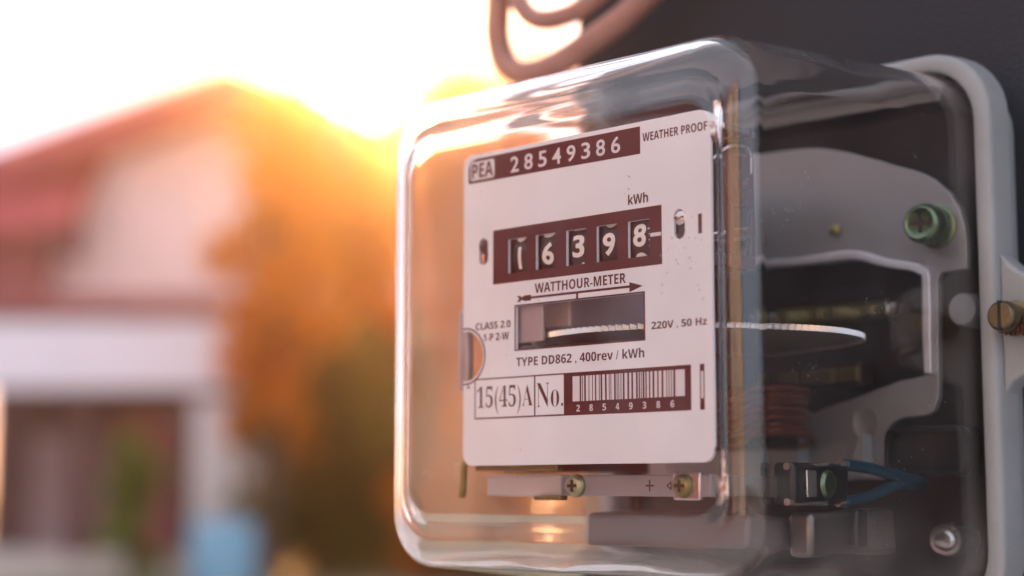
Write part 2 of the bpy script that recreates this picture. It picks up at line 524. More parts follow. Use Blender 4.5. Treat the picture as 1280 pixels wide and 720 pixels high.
# serial banner
ban = [(-38.0, 41.3)] + [(-40.2, 40.6), (-41.0, 39.0), (-41.0, 34.6), (21.1, 34.3), (21.1, 41.3)]
panel('serial_banner', [ban])
panel('emblem_panel', [rrect(-40.2, -30.8, 35.3, 40.5, 0.8)], M['paper'], 0.055, 0.09)
text_fit('PEA', -39.6, -31.4, 35.9, 39.9, 0.12, M['ink'], plate)
for i_, c in enumerate('28549386'):
    u = -24.6 + i_ * 5.15
    text_fit(c, u, u + 3.1, 35.6, 39.9, 0.08, M['paper'], plate, style='sans' if False else 'plain', fat=0.012)
for i_, (a_, b_) in enumerate(((-28.6, 39.2), (-28.6, 38.2), (-27.6, 36.2))):
    pass
text_fit('WEATHER PROOF', 21.9, 43.0 - 0.8, 37.2, 39.4, PN, M['ink'], plate)
text_fit('kWh', 17.0, 23.5, 21.8, 24.4, PN, M['ink'], plate)
# counter panel with five windows
panel('counter_panel', [rect(-31.3, 27.8, 5.9, 20.6)] + [rect(x - 3.5, x + 3.5, 8.4, 17.6) for x in WU])
panel('pointer_mark', [rect(24.2, 27.6, 13.0, 13.9)], M['paper'], 0.055, 0.09)
text_fit('WATTHOUR-METER', -15.6, 16.0, 2.25, 4.85, PN, M['ink'], plate)
# direction arrow with feathered tail and drop mark
panel('direction_arrow', [[(-22.3, 2.05), (-21.0, 2.05), (-20.4, 1.55), (-19.4, 2.0), (-17.0, 2.0), (-17.0, 1.55), (17.2, 1.55), (17.2, 2.35), (21.6, 1.1), (17.2, -0.15), (17.2, 0.95), (-0.2, 0.95), (-0.2, -0.65), (-0.9, -0.65), (-0.9, 0.95), (-17.0, 0.95), (-17.0, 0.5), (-19.4, 0.5), (-20.4, 0.95), (-21.0, 0.45), (-22.3, 0.45), (-21.3, 1.25)]])
panel('disc_window_outline', [rect(-23.1, 22.2, -12.5, -0.3), rect(-22.7, 21.8, -12.1, -0.7)])
text_fit('CLASS 2.0', -38.0, -24.6, -6.0, -4.1, PN, M['ink'], plate)
text_fit('1-P 2-W', -35.0, -25.2, -9.2, -7.2, PN, M['ink'], plate)
text_fit('220V , 50 Hz', 24.2, 41.4, -10.2, -8.1, PN, M['ink'], plate)
text_fit('TYPE DD862 , 400rev / kWh', -22.4, 21.8, -17.0, -14.2, PN, M['ink'], plate)
ring_o = arc(NC[0], NC[1], NR + 1.0, 97, -97, 24); ring_i = arc(NC[0], NC[1], NR + 0.55, -97, 97, 24)
panel('notch_ring', [ring_o + ring_i])
panel('register_cross', [[(-41.6, -21.6), (-40.2, -21.6), (-40.2, -21.3), (-40.75, -21.3), (-40.75, -20.6), (-41.05, -20.6), (-41.05, -21.3), (-41.6, -21.3)]])
# rating boxes
panel('rating_frame', [rect(-38.4, -4.9, -30.1, -19.2), rect(-38.05, -15.85, -29.7, -19.55), rect(-15.4, -5.3, -29.7, -19.55)])
text_fit('15(45)A', -37.4, -16.4, -28.9, -21.4, PN, M['ink'], plate, style='serif', fat=-0.012)
text_fit('No.', -14.9, -5.6, -27.7, -21.4, PN, M['ink'], plate, style='serif', fat=-0.012)
# bar code panel (plain bars)
panel('barcode_panel', [rect(-4.9, 36.4, -30.1, -19.2)])
rb = random.Random(3)
bars = MB(); u = -2.2
bars.box(-2.2, 0.2, -26.6, -20.2, 0.055, 0.09); u = 0.75
while u < 30.6:
    wd = rb.choice((0.28, 0.28, 0.45, 0.7, 0.9))
    bars.box(u, u + wd, -26.6, -20.2, 0.055, 0.09); u += wd + rb.choice((0.28, 0.28, 0.45, 0.6))
bars.box(31.6, 34.5, -26.6, -20.2, 0.055, 0.09)
bars.build('bar_strip', M['paper'], plate)
for i_, c in enumerate('28549386'):
    u = -0.9 + i_ * 4.42
    text_fit(c, u, u + 1.15, -29.2, -27.5, 0.08, M['paper'], plate)
panel('edge_bar', [rect(39.1, 40.2, 12.2, 17.0)])
panel('edge_bar', [rect(39.1, 40.4, -30.1, -19.2), rect(39.4, 40.1, -27.4, -20.9)])
# plate screws seen through the keyhole slots
for cu_, cv in ((-35.2, 16.6), (33.2, 16.8)):
    mb = MB(); mb.lathe((cu_, cv, -1.6), (0, 0, 1), [(2.2, -6), (2.2, 0), (1.8, 1.2), (0.8, 1.7), (0.1, 1.75)], 20)
    s_ = mb.build('plate_screw', M['brownmetal'] if cu_ < 0 else M['steel'], meter)
    mb = MB(); mb.box(cu_ - 1.4, cu_ + 1.4, cv - 0.2, cv + 0.2, -0.7, 0.12); mb.build('slot', M['bakelite'], s_)
mb = MB(); mb.box(-38.5, -31.8, 9.0, 18.5, -8, -3.4); mb.build('mounting_lug', M['brownmetal'], meter, bevel=0.5)
mb = MB(); mb.box(29.8, 36.6, 9.0, 18.5, -8, -3.4); mb.build('mounting_lug', M['steel'], meter, bevel=0.5)

# --- register: five number wheels on a shaft
WC = (13.0, -12.6); WR = 11.6
def wheel(x, top, off, wide=3.2):
    mb = MB()
    mb.lathe((x - wide, WC[0], WC[1]), (1, 0, 0), [(2, 0), (WR - 0.6, 0), (WR, 0.35), (WR, 2 * wide - 0.35), (WR - 0.6, 2 * wide), (2, 2 * wide)], 64)
    o = mb.build('number_wheel', M['drum'], meter, angle=30)
    for kk in range(-2, 3):
        dgt = str((top - kk) % 10)
        me = text_mesh(dgt, 'plain', 0.02, 0.028)
        xs = [v.co.x for v in me.vertices]; ys = [v.co.y for v in me.vertices]
        x0, x1, y0, y1 = min(xs), max(xs), min(ys), max(ys)
        hw = 0.55 if dgt == '1' else 2.1
        def conv(c, kk=kk):
            a_u = x + ((c.x - x0) / (x1 - x0) * 2 - 1) * hw - (0.2 if wide < 3.3 else 0.6)
            s_ = ((c.y - y0) / (y1 - y0) - 0.5) * 5.9
            a = s_ / WR + R(36) * kk + R(off)
            rr = WR + 0.05 + c.z
            return Vector((a_u, -(WC[1] + rr * math.cos(a)), WC[0] + rr * math.sin(a))) * 0.001
        bm = bmesh.new(); bm.from_mesh(me)
        for yy in range(1, 9):
            bmesh.ops.bisect_plane(bm, geom=bm.verts[:] + bm.edges[:] + bm.faces[:], plane_co=(0, y0 + (y1 - y0) * yy / 9, 0), plane_no=(0, 1, 0))
        bmesh.ops.triangulate(bm, faces=bm.faces); bm.to_mesh(me); bm.free()
        finish(me, 'digit', M['digit'], o, conv)
    return o
for x, d, off in zip(WU[:4], (1, 6, 3, 9), (-3, -2, 2, -1)): wheel(x, d, off)
lastw = wheel(WU[4], 8, 5, 3.4)
mb = MB()
for i_ in range(50):
    a = R(i_ * 7.2 - 60)
    ln = 1.3 if i_ % 5 == 0 else 0.8
    p = []
    for du, da in ((0, -0.012), (0, 0.012)):
        pass
    rr = WR + 0.06
    u1_ = WU[4] + 3.2
    q = [(u1_ - ln, a - 0.014), (u1_, a - 0.014), (u1_, a + 0.014), (u1_ - ln, a + 0.014)]
    mb.add([(uu, WC[0] + rr * math.sin(aa), WC[1] + rr * math.cos(aa)) for uu, aa in q], [(0, 1, 2, 3)])
mb.build('tick_scale', M['digit'], lastw)
mb = MB(); mb.lathe((-34, WC[0], WC[1]), (1, 0, 0), [(1.5, 0), (1.5, 76)], 16); mb.build('register_shaft', M['steel'], meter)
# register bracket seen through the side
br = sheet('register_bracket', [[(-38, 4), (46, 4), (46, 39), (-38, 39)], rect(-36, 44, 6, 37)], -13, -11.6, M['brownmetal'], meter)
mb = MB(); mb.box(45.0, 46.2, 18.5, 31.5, -13.2, -2.2); mb.box(45.0, 46.2, 3.8, 7.0, -13.2, -2.2); mb.box(45.0, 46.2, 7.01, 18.49, -13.2, -10.6); mb.box(45.0, 46.2, 7.01, 18.49, -4, -2.2)
mb.build('side_cheek', M['brownmetal'], br, bevel=0.3)
mb = MB(); mb.lathe((46.2, 24, -7.6), (1, 0, 0), [(4.2, 0), (4.2, 0.8), (1.6, 0.9), (1.4, 2.2), (0.1, 2.3)], 28); mb.lathe((46.2, 12.5, -8), (1, 0, 0), [(1.2, -3), (1.2, 1.6), (0.1, 1.8)], 16)
mb.build('gear_stud', M['brownmetal'], br)
mb = MB(); mb.box(39, 46, 37.2, 38.6, -16, -1.2); mb.build('top_tab', M['steel'], br, bevel=0.2)
mb = MB(); mb.tube(spline([(43.5, 30.0, -0.5), (45.5, 32.6, -2.5), (46.2, 33.6, -6), (46.4, 33.4, -9.5), (46.4, 31.8, -11.2), (46.4, 28.6, -11.2), (46.4, 24.6, -10.6)], 8), 0.38, 8)
mb.build('wire_hook', M['steel'], meter)

# --- the rotor disc with its knurled edge
mb = MB()
DC = (0.0, -46.5); DR = 44.5; DV = -8.2; seg = 270
vs = []; fs = []
for j, (r, v) in enumerate(((3, DV - 0.45), (DR - 1.0, DV - 0.45), (DR, DV - 0.75), (DR, DV + 0.75), (DR - 1.0, DV + 0.45), (3, DV + 0.45))):
    for i_ in range(seg):
        a = 2 * PI * i_ / seg
        rr = r - (1.3 if (j in (2, 3) and i_ % 2) else 0)
        vs.append((DC[0] + rr * math.cos(a), v, DC[1] + rr * math.sin(a)))
for j in range(6):
    for i_ in range(seg):
        k2 = (i_ + 1) % seg; j2 = (j + 1) % 6
        fs.append((j * seg + i_, j * seg + k2, j2 * seg + k2, j2 * seg + i_))
mb.add(vs, fs)
disc = mb.build('rotor_disc', M['disc'], meter, angle=20)
mb = MB(); mb.lathe((0, -24, -46.5), (0, 1, 0), [(1.2, 0), (3.2, 6), (3.2, 30), (1.6, 31), (1.6, 52)], 20); mb.build('spindle', M['brownmetal'], disc)
mb = MB(); mb.box(-30, -11.5, -6.4, 5.4, -44, -9); mb.build('brake_magnet', M['pinkblock'], meter, bevel=0.8)
mb = MB(); mb.box(-30, -14.6, -10.2, 6.2, -3.0, -1.8); mb.build('magnet_cover', M['pinkblock'], meter, bevel=0.3)
mb = MB(); mb.box(-30, -11.5, -26, -10.2, -44, -9); mb.build('brake_magnet', M['bakelite'], meter, bevel=0.8)

# --- aluminium frame with its window, against the base floor
fo = [(-58, 44), (-40, 50), (-20, 52.3), (-9, 52.2), (8, 50.5), (20, 47.6), (30, 44.3), (40, 40.3), (47, 36.6), (52, 32.4), (55, 27.5), (56.5, 22), (56.9, 16), (56.6, 10.6),
      (48.6, 10.2), (47.4, 8), (47.2, -20), (46.9, -24), (45.3, -27.2), (42.5, -28.6), (36, -29.3), (33, -30.2), (30.6, -32.3), (29.2, -35.5), (28.6, -46), (-58, -46)]
fh = [(-50, 15.9), (-11.7, 15.9), (4, 16.4), (20.9, 17.0), (31, 14.0), (40.5, 11.5), (43.3, 10), (44.7, 7), (44.4, -17.3), (25.2, -21.6), (12, -25.8), (5.5, -28.2), (2.5, -26.0), (-1.5, -24.8), (-5.5, -26.6), (-9, -32.5), (-50, -33)]
fr = sheet('aluminium_frame', [fo, fh], -94.0, -91.4, M['alu'], meter, bevel=0.35)
# bent flange along the window's top and right side
ol = [(-12.0, 15.9), (4, 16.4), (20.9, 17.0), (31, 14.0), (40.5, 11.5), (43.3, 10.1), (44.5, 7), (44.3, -17.3)]
def offset_poly(pl, d):
    o_ = []
    for i_ in range(len(pl)):
        a = Vector(pl[max(0, i_ - 1)]); b_ = Vector(pl[min(len(pl) - 1, i_ + 1)])
        tg = (b_ - a).normalized(); nn = Vector((-tg.y, tg.x))
        o_.append(tuple(Vector(pl[i_]) + nn * d))
    return o_
ol_s = [tuple(p)[:2] for p in spline([(x, y, 0) for x, y in ol], 5)]
sheet('window_flange', [offset_poly(ol_s, 2.1) + ol_s[::-1]], -91.4, -88.6, M['alu_edge'], fr, bevel=0.3)
for pts in ([(-1, -45), (3, -33), (4.2, -32.6), (4.4, -45)], [(18, -45), (23, -33.5), (24.2, -33.2), (24.4, -45)]):
    sheet('fin', [pts], -91.4, -87, M['brownmetal'] if False else M['base'], fr, bevel=0.2)
mb = MB(); mb.lathe((22.5, -30.5, -91.4), (0, 0, 1), [(4.6, 0), (4.6, 0.12), (4.3, 0.2), (4.1, 0.05)], 36); mb.build('ejector_mark', M['alu'], fr)
mb = MB(); mb.lathe((48.0, 23.0, -91.4), (0, 0, 1), [(6.2, 0), (6.2, 1.0), (5.9, 1.2)], 36)
wash = mb.build('washer', M['zinc'], fr)
mb = MB(); mb.lathe((48.0, 23.0, -90.2), (0, 0, 1), [(5.3, 0), (5.5, 0.5), (5.5, 6.2), (5.0, 7.6), (4.3, 8.1), (3.9, 7.7), (3.4, 7.6), (0.1, 7.7)], 36)
bolt = mb.build('frame_bolt', M['zinc'], meter)
bolt['label'] = 'large green zinc plated bolt at the top right of the frame'
mb = MB(); mb.box(48 - 2.6, 48 + 2.6, 22.5, 23.5, -82.6, -82.35); mb.box(47.5, 48.5, 20.4, 25.6, -82.6, -82.3); mb.build('cross_recess', M['bakelite'], bolt)
mb = MB(); mb.lathe((15.5, 25.5, -91.4), (0, 0, 1), [(1.5, 0), (1.5, 1.5), (1.0, 2), (0.1, 2.1)], 16); mb.build('rivet', M['brass'], fr)
mb = MB(); mb.lathe((53.2, 0, -103), (0, 0, 1), [(4.6, 0), (4.4, 8.4), (4.1, 8.9), (0.1, 8.9)], 30); mb.build('round_boss', M['base'], meter)

# spring, end nut, brass clips and coil in the frame's window
mb = MB(); mb.lathe((-14, 2.6, -97.5), (1, 0, 0), [(1.7, 0), (1.7, 44)], 16); rod = mb.build('spring_rod', M['steel'], meter)
mb = MB()
pts = [(-10 + 38 * i_ / 480, 2.6 + 2.5 * math.cos(2 * PI * i_ / 480 * 26), -97.5 + 2.5 * math.sin(2 * PI * i_ / 480 * 26)) for i_ in range(481)]
mb.tube(pts, 0.45, 6); mb.build('coil_spring', M['brass'], meter)
mb = MB(); mb.lathe((28.5, 2.6, -97.5), (1, 0, 0), [(3.4, 0), (3.4, 0.8), (2.2, 1.0), (2.2, 4), (1.4, 4.6), (0.1, 4.7)], 18); mb.build('end_nut', M['steel'], meter)
mb = MB(); mb.box(-12, 19, -19.6, -13.0, -101, -95); core = mb.build('core_block', M['bakelite'], meter, bevel=0.4)
for a_, b_ in ((-9, -1), (0.5, 11), (12, 18.6)):
    mb = MB(); mb.box(a_, b_, -18.6, -14.4, -95.0, -94.4); mb.build('brass_clip', M['brass'], core, bevel=0.2)
mb = MB()
for row in range(7):
    v = -35.5 + row * 2.15
    for lay in range(2):
        jr = random.Random(row * 7 + lay).uniform(-.9, .9)
        pts = [(-14 + (26 + jr - lay * 2.2) * math.copysign(abs(math.cos(2 * PI * i_ / 40)) ** 0.6, math.cos(2 * PI * i_ / 40)), v + 1.6 * math.sin(2 * PI * i_ / 40 * 2 + 1.2) + lay * 0.8 + jr * 0.5 * math.sin(i_ * 0.5 + row), -74 + (15 - lay * 2) * math.copysign(abs(math.sin(2 * PI * i_ / 40)) ** 0.6, math.sin(2 * PI * i_ / 40))) for i_ in range(40)]
        mb.tube(pts, 1.15, 8, closed=True)
mb.build('copper_coil', M['copper'], meter)
mb = MB(); mb.box(-36, 6, -38, -20, -85, -64); mb.build('coil_former', M['bakelite'], meter, bevel=1)

# black moulded pocket at the lower right of the frame
pk = sheet('black_pocket', [rrect(29.6, 54.5, -45.2, -31.6, 3.5), rrect(31.0, 53.2, -43.8, -33.0, 2.6)], -96, -91.0, M['black'], meter, bevel=0.3)
mb = MB(); mb.box(30, 54, -45, -32, -100, -96.3); mb.build('pocket_floor', M['black'], pk)

# --- terminal parts below the plate
lk = sheet('terminal_link', [[(36, -45.2), (36, -50.6)] + [(-7.6 + 2.7 * math.cos(R(a)) * 1.9, -47.9 + 2.7 * math.sin(R(a))) for a in range(270, 89, -15)]], -9.0, -7.4, M['alu'], meter, bevel=0.3)
panelm = [('plus_mark', [[(15.3, -48.1), (16.5, -48.1), (16.5, -49.3), (16.9, -49.3), (16.9, -48.1), (18.1, -48.1), (18.1, -47.7), (16.9, -47.7), (16.9, -46.5), (16.5, -46.5), (16.5, -47.7), (15.3, -47.7)]]),
          ('arrow_mark', [[(22.2, -47.9), (23.8, -46.7), (23.8, -47.5), (25.0, -47.5), (25.0, -48.3), (23.8, -48.3), (23.8, -49.1)], [(22.8, -47.9), (23.5, -47.3), (23.5, -47.8), (24.7, -47.8), (24.7, -48.0), (23.5, -48.0), (23.5, -48.5)]])]
for nm, ols in panelm: sheet(nm, ols, -7.39, -7.33, M['bakelite'], lk)
def cross_screw(u, v, n, r, m, name='terminal_screw'):
    mb = MB(); mb.lathe((u, v, n), (0, 0, 1), [(r * 0.5, -4), (r * 0.5, 0), (r, 0), (r, r * 0.25), (r * 0.86, r * 0.5), (r * 0.55, r * 0.62), (0.05, r * 0.66)], 28)
    o = mb.build(name, m, meter)
    mb = MB(); q = r * 0.52; z1 = n + r * 0.70
    mb.box(u - q, u + q, v - r * 0.13, v + r * 0.13, n + r * 0.3, z1); mb.box(u - r * 0.13, u + r * 0.13, v - q, v + q, n + r * 0.3, z1 - 0.02)
    mb.build('cross_recess', M['bakelite'], o)
    return o
cross_screw(-7.8, -47.9, -7.4, 3.0, M['palezinc'])
cross_screw(28.2, -47.9, -7.0, 3.0, M['brass'])
mb = MB(); mb.box(24.6, 33.2, -51.4, -44.6, -8.6, -7.0); mb.build('screw_clamp', M['steel'], meter, bevel=0.4)
# the link runs on round the corner to the clamp on the side
sl = sheet('side_link', [[(36.5, -45.4), (36.5, -50.4), (39, -50.4), (39, -45.4)]], -30, -9.2, M['steel'], meter, bevel=0.3)
mb = MB(); mb.box(37.4, 43.8, -52.3, -42.2, -52, -28); fc = mb.build('wire_clamp', M['black'], meter, bevel=1.2, segs=3)
mb = MB(); mb.lathe((43.6, -47.3, -42), (1, 0, 0), [(3.6, -1), (3.6, 0.6), (2.8, 1.5), (0.1, 1.8)], 28); mb.build('clamp_screw', M['zinc'], fc)
mb = MB(); mb.box(43.9, 44.6, -50.5, -44.0, -36.5, -32.5); mb.build('clamp_window', M['steel'], fc, bevel=0.2)
for v in (-43.2, -51.6):
    mb = MB(); mb.tube([(42.6, v, -27), (42.8, v, -36), (42.8, v + (0.6 if v > -47 else -0.2), -43)], 0.9, 10); mb.tube([(42.6, v + (0.8 if v > -47 else -0.4), -49), (42.4, v + (0.9 if v > -47 else -.4), -53)], 1.1, 10); mb.build('ferrule', M['steel'], meter)
mb = MB(); mb.tube(spline([(42.4, -42.4, -52), (42.4, -43.4, -64), (42.0, -45.2, -78), (41.0, -46.0, -86), (38, -46.4, -97)], 6), 1.55, 12); mb.build('teal_wire', M['teal'], meter)
mb = MB(); mb.tube(spline([(42.4, -52.0, -52), (42.4, -50.5, -64), (42.0, -48.0, -76), (40.8, -47.2, -84), (37, -47.4, -97)], 6), 1.55, 12); mb.build('teal_wire', M['teal'], meter)
# terminal block and silvery straps in the bottom
mb = MB(); mb.box(-20, 34, -64, -55.5, -88, -24); mb.build('terminal_block', M['greybrown'], meter, bevel=1.5)
mb = MB(); mb.box(36, 43, -66, -54, -75, -36); mb.build('terminal_strap', M['dullsteel'], meter, bevel=1.5)
mb = MB(); mb.box(43.2, 45.2, -64, -54, -58, -53); mb.build('strap_rib', M['black'], meter, bevel=0.6)
mb = MB(); mb.box(-42, -14, -50.6, -45.0, -12, -8); mb.build('pale_block', M['palegrey'], meter, bevel=0.5)
mb = MB(); mb.box(-44, -13, -43.9, -42.0, -8, -5.5); mb.build('brass_bar', M['brass'], meter, bevel=0.3)
mb = MB(); mb.tube(spline([(-46.5, -40.8, -9), (-49.6, -41.2, -8.0), (-50.6, -42.8, -7.6), (-50.9, -48.5, -7.6), (-51.4, -51.0, -7.6)], 6), 0.95, 10); mb.build('brass_hook', M['brass'], meter)
mb = MB(); mb.box(-21, -11.5, -51.6, -50.4, -8, -5); mb.build('brass_tongue', M['brass'], meter, bevel=0.3)
mb = MB(); mb.box(-47.6, -43.6, -22, 0.5, -5, -2.2); mb.build('side_stop', M['pinkblock'], meter, bevel=1.0)
mb = MB(); mb.lathe((47.5, -62.5, -96), (0, 0, 1), [(4.6, -6), (4.6, 4), (4.2, 4.6), (3.2, 4.6), (3.0, 4.0), (2.0, 5.2), (0.1, 5.4)], 30); mb.build('base_bush', M['steel'], meter)
# brown inner wall plates at the left and behind the register
mb = MB(); mb.box(-50, -48.6, -44, 38, -84, -22); mb.build('side_plate', M['brownmetal'], meter, bevel=0.4)
mb = MB(); mb.box(-48, 3, 20, 42, -76, -24); mb.build('register_housing', M['bakelite'], meter, bevel=1.2)

# ------------------------------------------------------------------ post behind the meter and the cables
U = Vector((math.cos(-R(45)), math.sin(-R(45)), 0)); D = Vector((-math.sin(-R(45)), math.cos(-R(45)), 0))
def LP(u, v, n): return ORG + (U * u - D * n + Vector((0, 0, v))) * 0.001
def slab(name, u0, u1, n0, n1, z0, z1, m, bevel):
    mb = MB()
    c = [LP(u, 0, n) for u, n in ((u0, n0), (u1, n0), (u1, n1), (u0, n1))]
    mb.add([(p.x, p.y, z) for z in (z0, z1) for p in c], [(0, 1, 2, 3), (4, 5, 6, 7), (0, 1, 5, 4), (1, 2, 6, 5), (2, 3, 7, 6), (3, 0, 4, 7)])
    return mb.build(name, m, None, s=1, bevel=bevel)
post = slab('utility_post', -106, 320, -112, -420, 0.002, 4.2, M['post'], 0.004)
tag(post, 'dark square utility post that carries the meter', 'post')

def cable(pts, r, label):
    pp = [LP(*p) for p in spline(pts, 8)]
    mb = MB(); mb.tube(pp, r * 0.001, 14)
    o = mb.build('power_cable', M['cable'], None, s=1)
    tag(o, label, 'cable', 'cables looping over the meter')
cable([(-126, 210, -96), (-126, 150, -96), (-127, 122, -95), (-127, 110, -95), (-122, 100, -95), (-112, 95.5, -95), (-98, 96.5, -95), (-83, 101, -95), (-66, 108.5, -96), (-50, 121, -98), (-36, 150, -102), (-30, 210, -106)], 4.5, 'flare-tinted cable hanging in a deep U loop beside the post edge')
cable([(-113, 210, -90), (-113, 150, -90), (-112, 124, -90), (-108.5, 116, -90), (-101, 111.5, -90), (-90, 111, -91), (-77, 115, -92), (-62, 126, -95), (-50, 150, -100), (-44, 210, -106)], 3.5, 'thinner flare-tinted cable bending in a short loop inside the deep loop')

# ------------------------------------------------------------------ ground, road
def X_(px, d): return (px - 640) / F_PX * d
M['road'] = mat('worn_road', (0.26, 0.23, 0.22), 0.9, var=0.2, scale=0.6)
def ground(name, pts, z, m):
    mb = MB(); mb.add([(x, y, z) for x, y in pts], [tuple(range(len(pts)))])
    o = mb.build(name, m, None, s=1); o['kind'] = 'structure'; return o
M['earth'] = mat('dry_grass_ground', (0.16, 0.13, 0.06), 0.9, var=0.35, scale=0.7)
M['concrete'] = mat('pale_concrete', (0.56, 0.50, 0.45), 0.85, var=0.12, scale=0.8)
ground('ground', [(-380, -380), (380, -380), (380, 380), (-380, 380)], 0.0, M['earth'])
ground('driveway', [(-60, -40), (40, -40), (40, 1.2), (-1.6, 3.0), (-2.6, 23), (-60, 23)], 0.004, M['concrete'])  # near part widened out of view to bounce light onto the plate

ground('road', [(X_(470, 40), 40), (X_(470, 75), 75), (60, 75), (60, 30), (X_(560, 30), 30)], 0.008, M['road'])

# ------------------------------------------------------------------ house
M['wall'] = mat('cream_wall', (0.80, 0.63, 0.61), 0.85, var=0.06, scale=2)
M['roofred'] = mat('red_roof', (0.40, 0.05, 0.065), 0.6, var=0.15, scale=3)
M['redpaint'] = mat('red_brown_paint', (0.30, 0.07, 0.07), 0.6, var=0.15, scale=3)
M['awn'] = mat('white_sheet_metal', (0.78, 0.73, 0.78), 0.5, var=0.06, scale=2)
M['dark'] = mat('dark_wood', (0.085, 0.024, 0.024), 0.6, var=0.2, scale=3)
M['glass'] = mat('window_glass', (0.05, 0.05, 0.06), 0.1)
M['greywall'] = mat('grey_painted_panel', (0.30, 0.20, 0.20), 0.8, var=0.1, scale=2)
M['whitepost'] = mat('white_post', (0.70, 0.66, 0.66), 0.7, var=0.08, scale=2)
M['blue'] = mat('blue_plastic', (0.16, 0.36, 0.50), 0.5, var=0.08, scale=3)
HD = 30.0
def X(px, d=HD): return (px - 640) / F_PX * d
def Z(py, d=HD): return EYE + d * math.tan(math.atan((360 - py) / F_PX) + PITCH)
house = empty('house', (X(150), HD, 0), 'two storey house with red gable roof and white awning left of the sun', 'house')
def hb(name, m, x0, x1, y0, y1, z0, z1, parent=house, bevel=0.0):
    mb = MB(); mb.box(x0 - house.location.x, x1 - house.location.x, y0 - HD, y1 - HD, z0, z1)
    return mb.build(name, m, parent, s=1, bevel=bevel)
mbk = MB
zt = Z(185)
wall = hb('upper_wall', M['wall'], X(60), X(318), HD, HD + 9, Z(392), zt)
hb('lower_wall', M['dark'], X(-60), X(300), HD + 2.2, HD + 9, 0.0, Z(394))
# gable roof: prism over the upper wall, ridge running away from the viewer
def roof(name, x0, xa, x1, z0, za, z1, y0, y1, th, m):
    o_ = house.location
    mb = MB()
    pr = [(x0, z0), (xa, za), (x1, z1), (x1, z1 - th), (xa, za - th * 1.15), (x0, z0 - th)]
    vs = [(x - o_.x, y - o_.y, z) for y in (y0, y1) for x, z in pr]
    mb.add(vs, [(0, 1, 4, 5), (1, 2, 3, 4), (6, 11, 10, 7), (7, 10, 9, 8), (0, 6, 7, 1), (1, 7, 8, 2), (5, 4, 10, 11), (4, 3, 9, 10), (0, 5, 11, 6), (2, 8, 9, 3)])
    return mb.build(name, m, house, s=1)
roof('roof', X(-70), X(285), X(420), Z(226), Z(97), Z(140), HD - 0.9, HD + 9.5, 0.62, M['roofred'])
mb = MB()
o_ = house.location
tri = [(X(60), zt - 0.02), (X(318), zt - 0.02), (X(318), Z(136)), (X(285), Z(118)), (X(60), Z(196))]
mb.add([(x - o_.x, y - o_.y, z) for y in (HD + 0.02, HD + 0.3) for x, z in tri], [(0, 1, 2, 3, 4), (9, 8, 7, 6, 5)] + [(i_, (i_ + 1) % 5, 5 + (i_ + 1) % 5, 5 + i_) for i_ in range(5)])
mb.build('gable_wall', M['wall'], house, s=1)
# lower side wing with its own lean-to roof, left of the gable wall
hb('wing_wall', M['redpaint'], X(-120), X(62), HD - 0.6, HD + 7, Z(392), Z(262))
mb = MB()
q = [(X(-140), HD - 1.3, Z(300)), (X(108), HD - 1.3, Z(288)), (X(128), HD + 0.0, Z(186)), (X(-140), HD + 0.0, Z(240))]
mb.add([(x - o_.x, y - o_.y, z + dz) for dz in (0, -0.22) for x, y, z in q], [(0, 1, 2, 3), (7, 6, 5, 4), (0, 4, 5, 1), (1, 5, 6, 2), (2, 6, 7, 3), (3, 7, 4, 0)])
mb.build('wing_roof', M['roofred'], house, s=1)
def window(x0, x1, z0, z1, y):
    f = hb('window', M['redpaint'], x0, x1, y - 0.08, y + 0.06, z0, z1)
    o2 = house.location
    for i_ in range(2):
        a = x0 + 0.09 + i_ * (x1 - x0 - 0.07) / 2; b_ = a + (x1 - x0 - 0.25) / 2
        hb('pane', M['glass'], a, b_, y - 0.12, y - 0.083, z0 + 0.09, z1 - 0.09, f)
    return f
window(X(62), X(108), Z(330), Z(272), HD - 0.62)
hb('eave_band', M['redpaint'], X(-120), X(318), HD - 0.9, HD + 0.1, Z(398), Z(376), bevel=0.02)
aw = hb('awning', M['awn'], X(-120, 28.4), X(300, 28.4), HD - 1.9, HD - 1.75, Z(486, 28.2), Z(402, 28.2))
hb('awning_roof', M['awn'], X(-120, 28.4), X(300, 28.4), HD - 1.745, HD + 2.1, Z(404, 28.2), Z(401, 28.2), aw)
for px in (-80, 92, 214): hb('carport_post', M['dark'], X(px, 28.4), X(px + 26, 28.4), HD - 1.7, HD - 1.4, 0.302, Z(486, 28.2) + 0.02)
hb('shutter_door', M['greywall'], X(2), X(98), HD + 2.05, HD + 2.19, 0.31, Z(545, 32.2))
hb('doorway', M['redpaint'], X(110), X(212), HD + 2.1, HD + 2.19, 0.31, Z(520, 32.2))
M['porch'] = mat('pale_porch', (0.60, 0.52, 0.46), 0.85, var=0.1, scale=2)
hb('porch_slab', M['porch'], X(-160, 27), X(232, 27), 26.9, HD + 2.19, 0.006, 0.30)
tag(hb('boundary_wall', M['whitepost'], X(243, 27), X(322, 27), 27, 27.4, 0.004, Z(500, 27), None), 'pale short boundary wall at the right corner of the house', 'wall')
bpy.data.objects['boundary_wall'].location = house.location
# blue barrel
mb = MB(); mb.lathe((X(283, 24), 24, 0.004), (0, 0, 1), [(0.40, 0), (0.46, 0.03), (0.46, 0.2), (0.48, 0.24), (0.46, 0.28), (0.46, 0.62), (0.48, 0.66), (0.46, 0.70), (0.44, 0.93), (0.36, 0.98), (0.1, 0.98)], 28)
tag(mb.build('water_barrel', M['blue'], None, s=1), 'light blue plastic barrel on the ground beside the house', 'barrel')

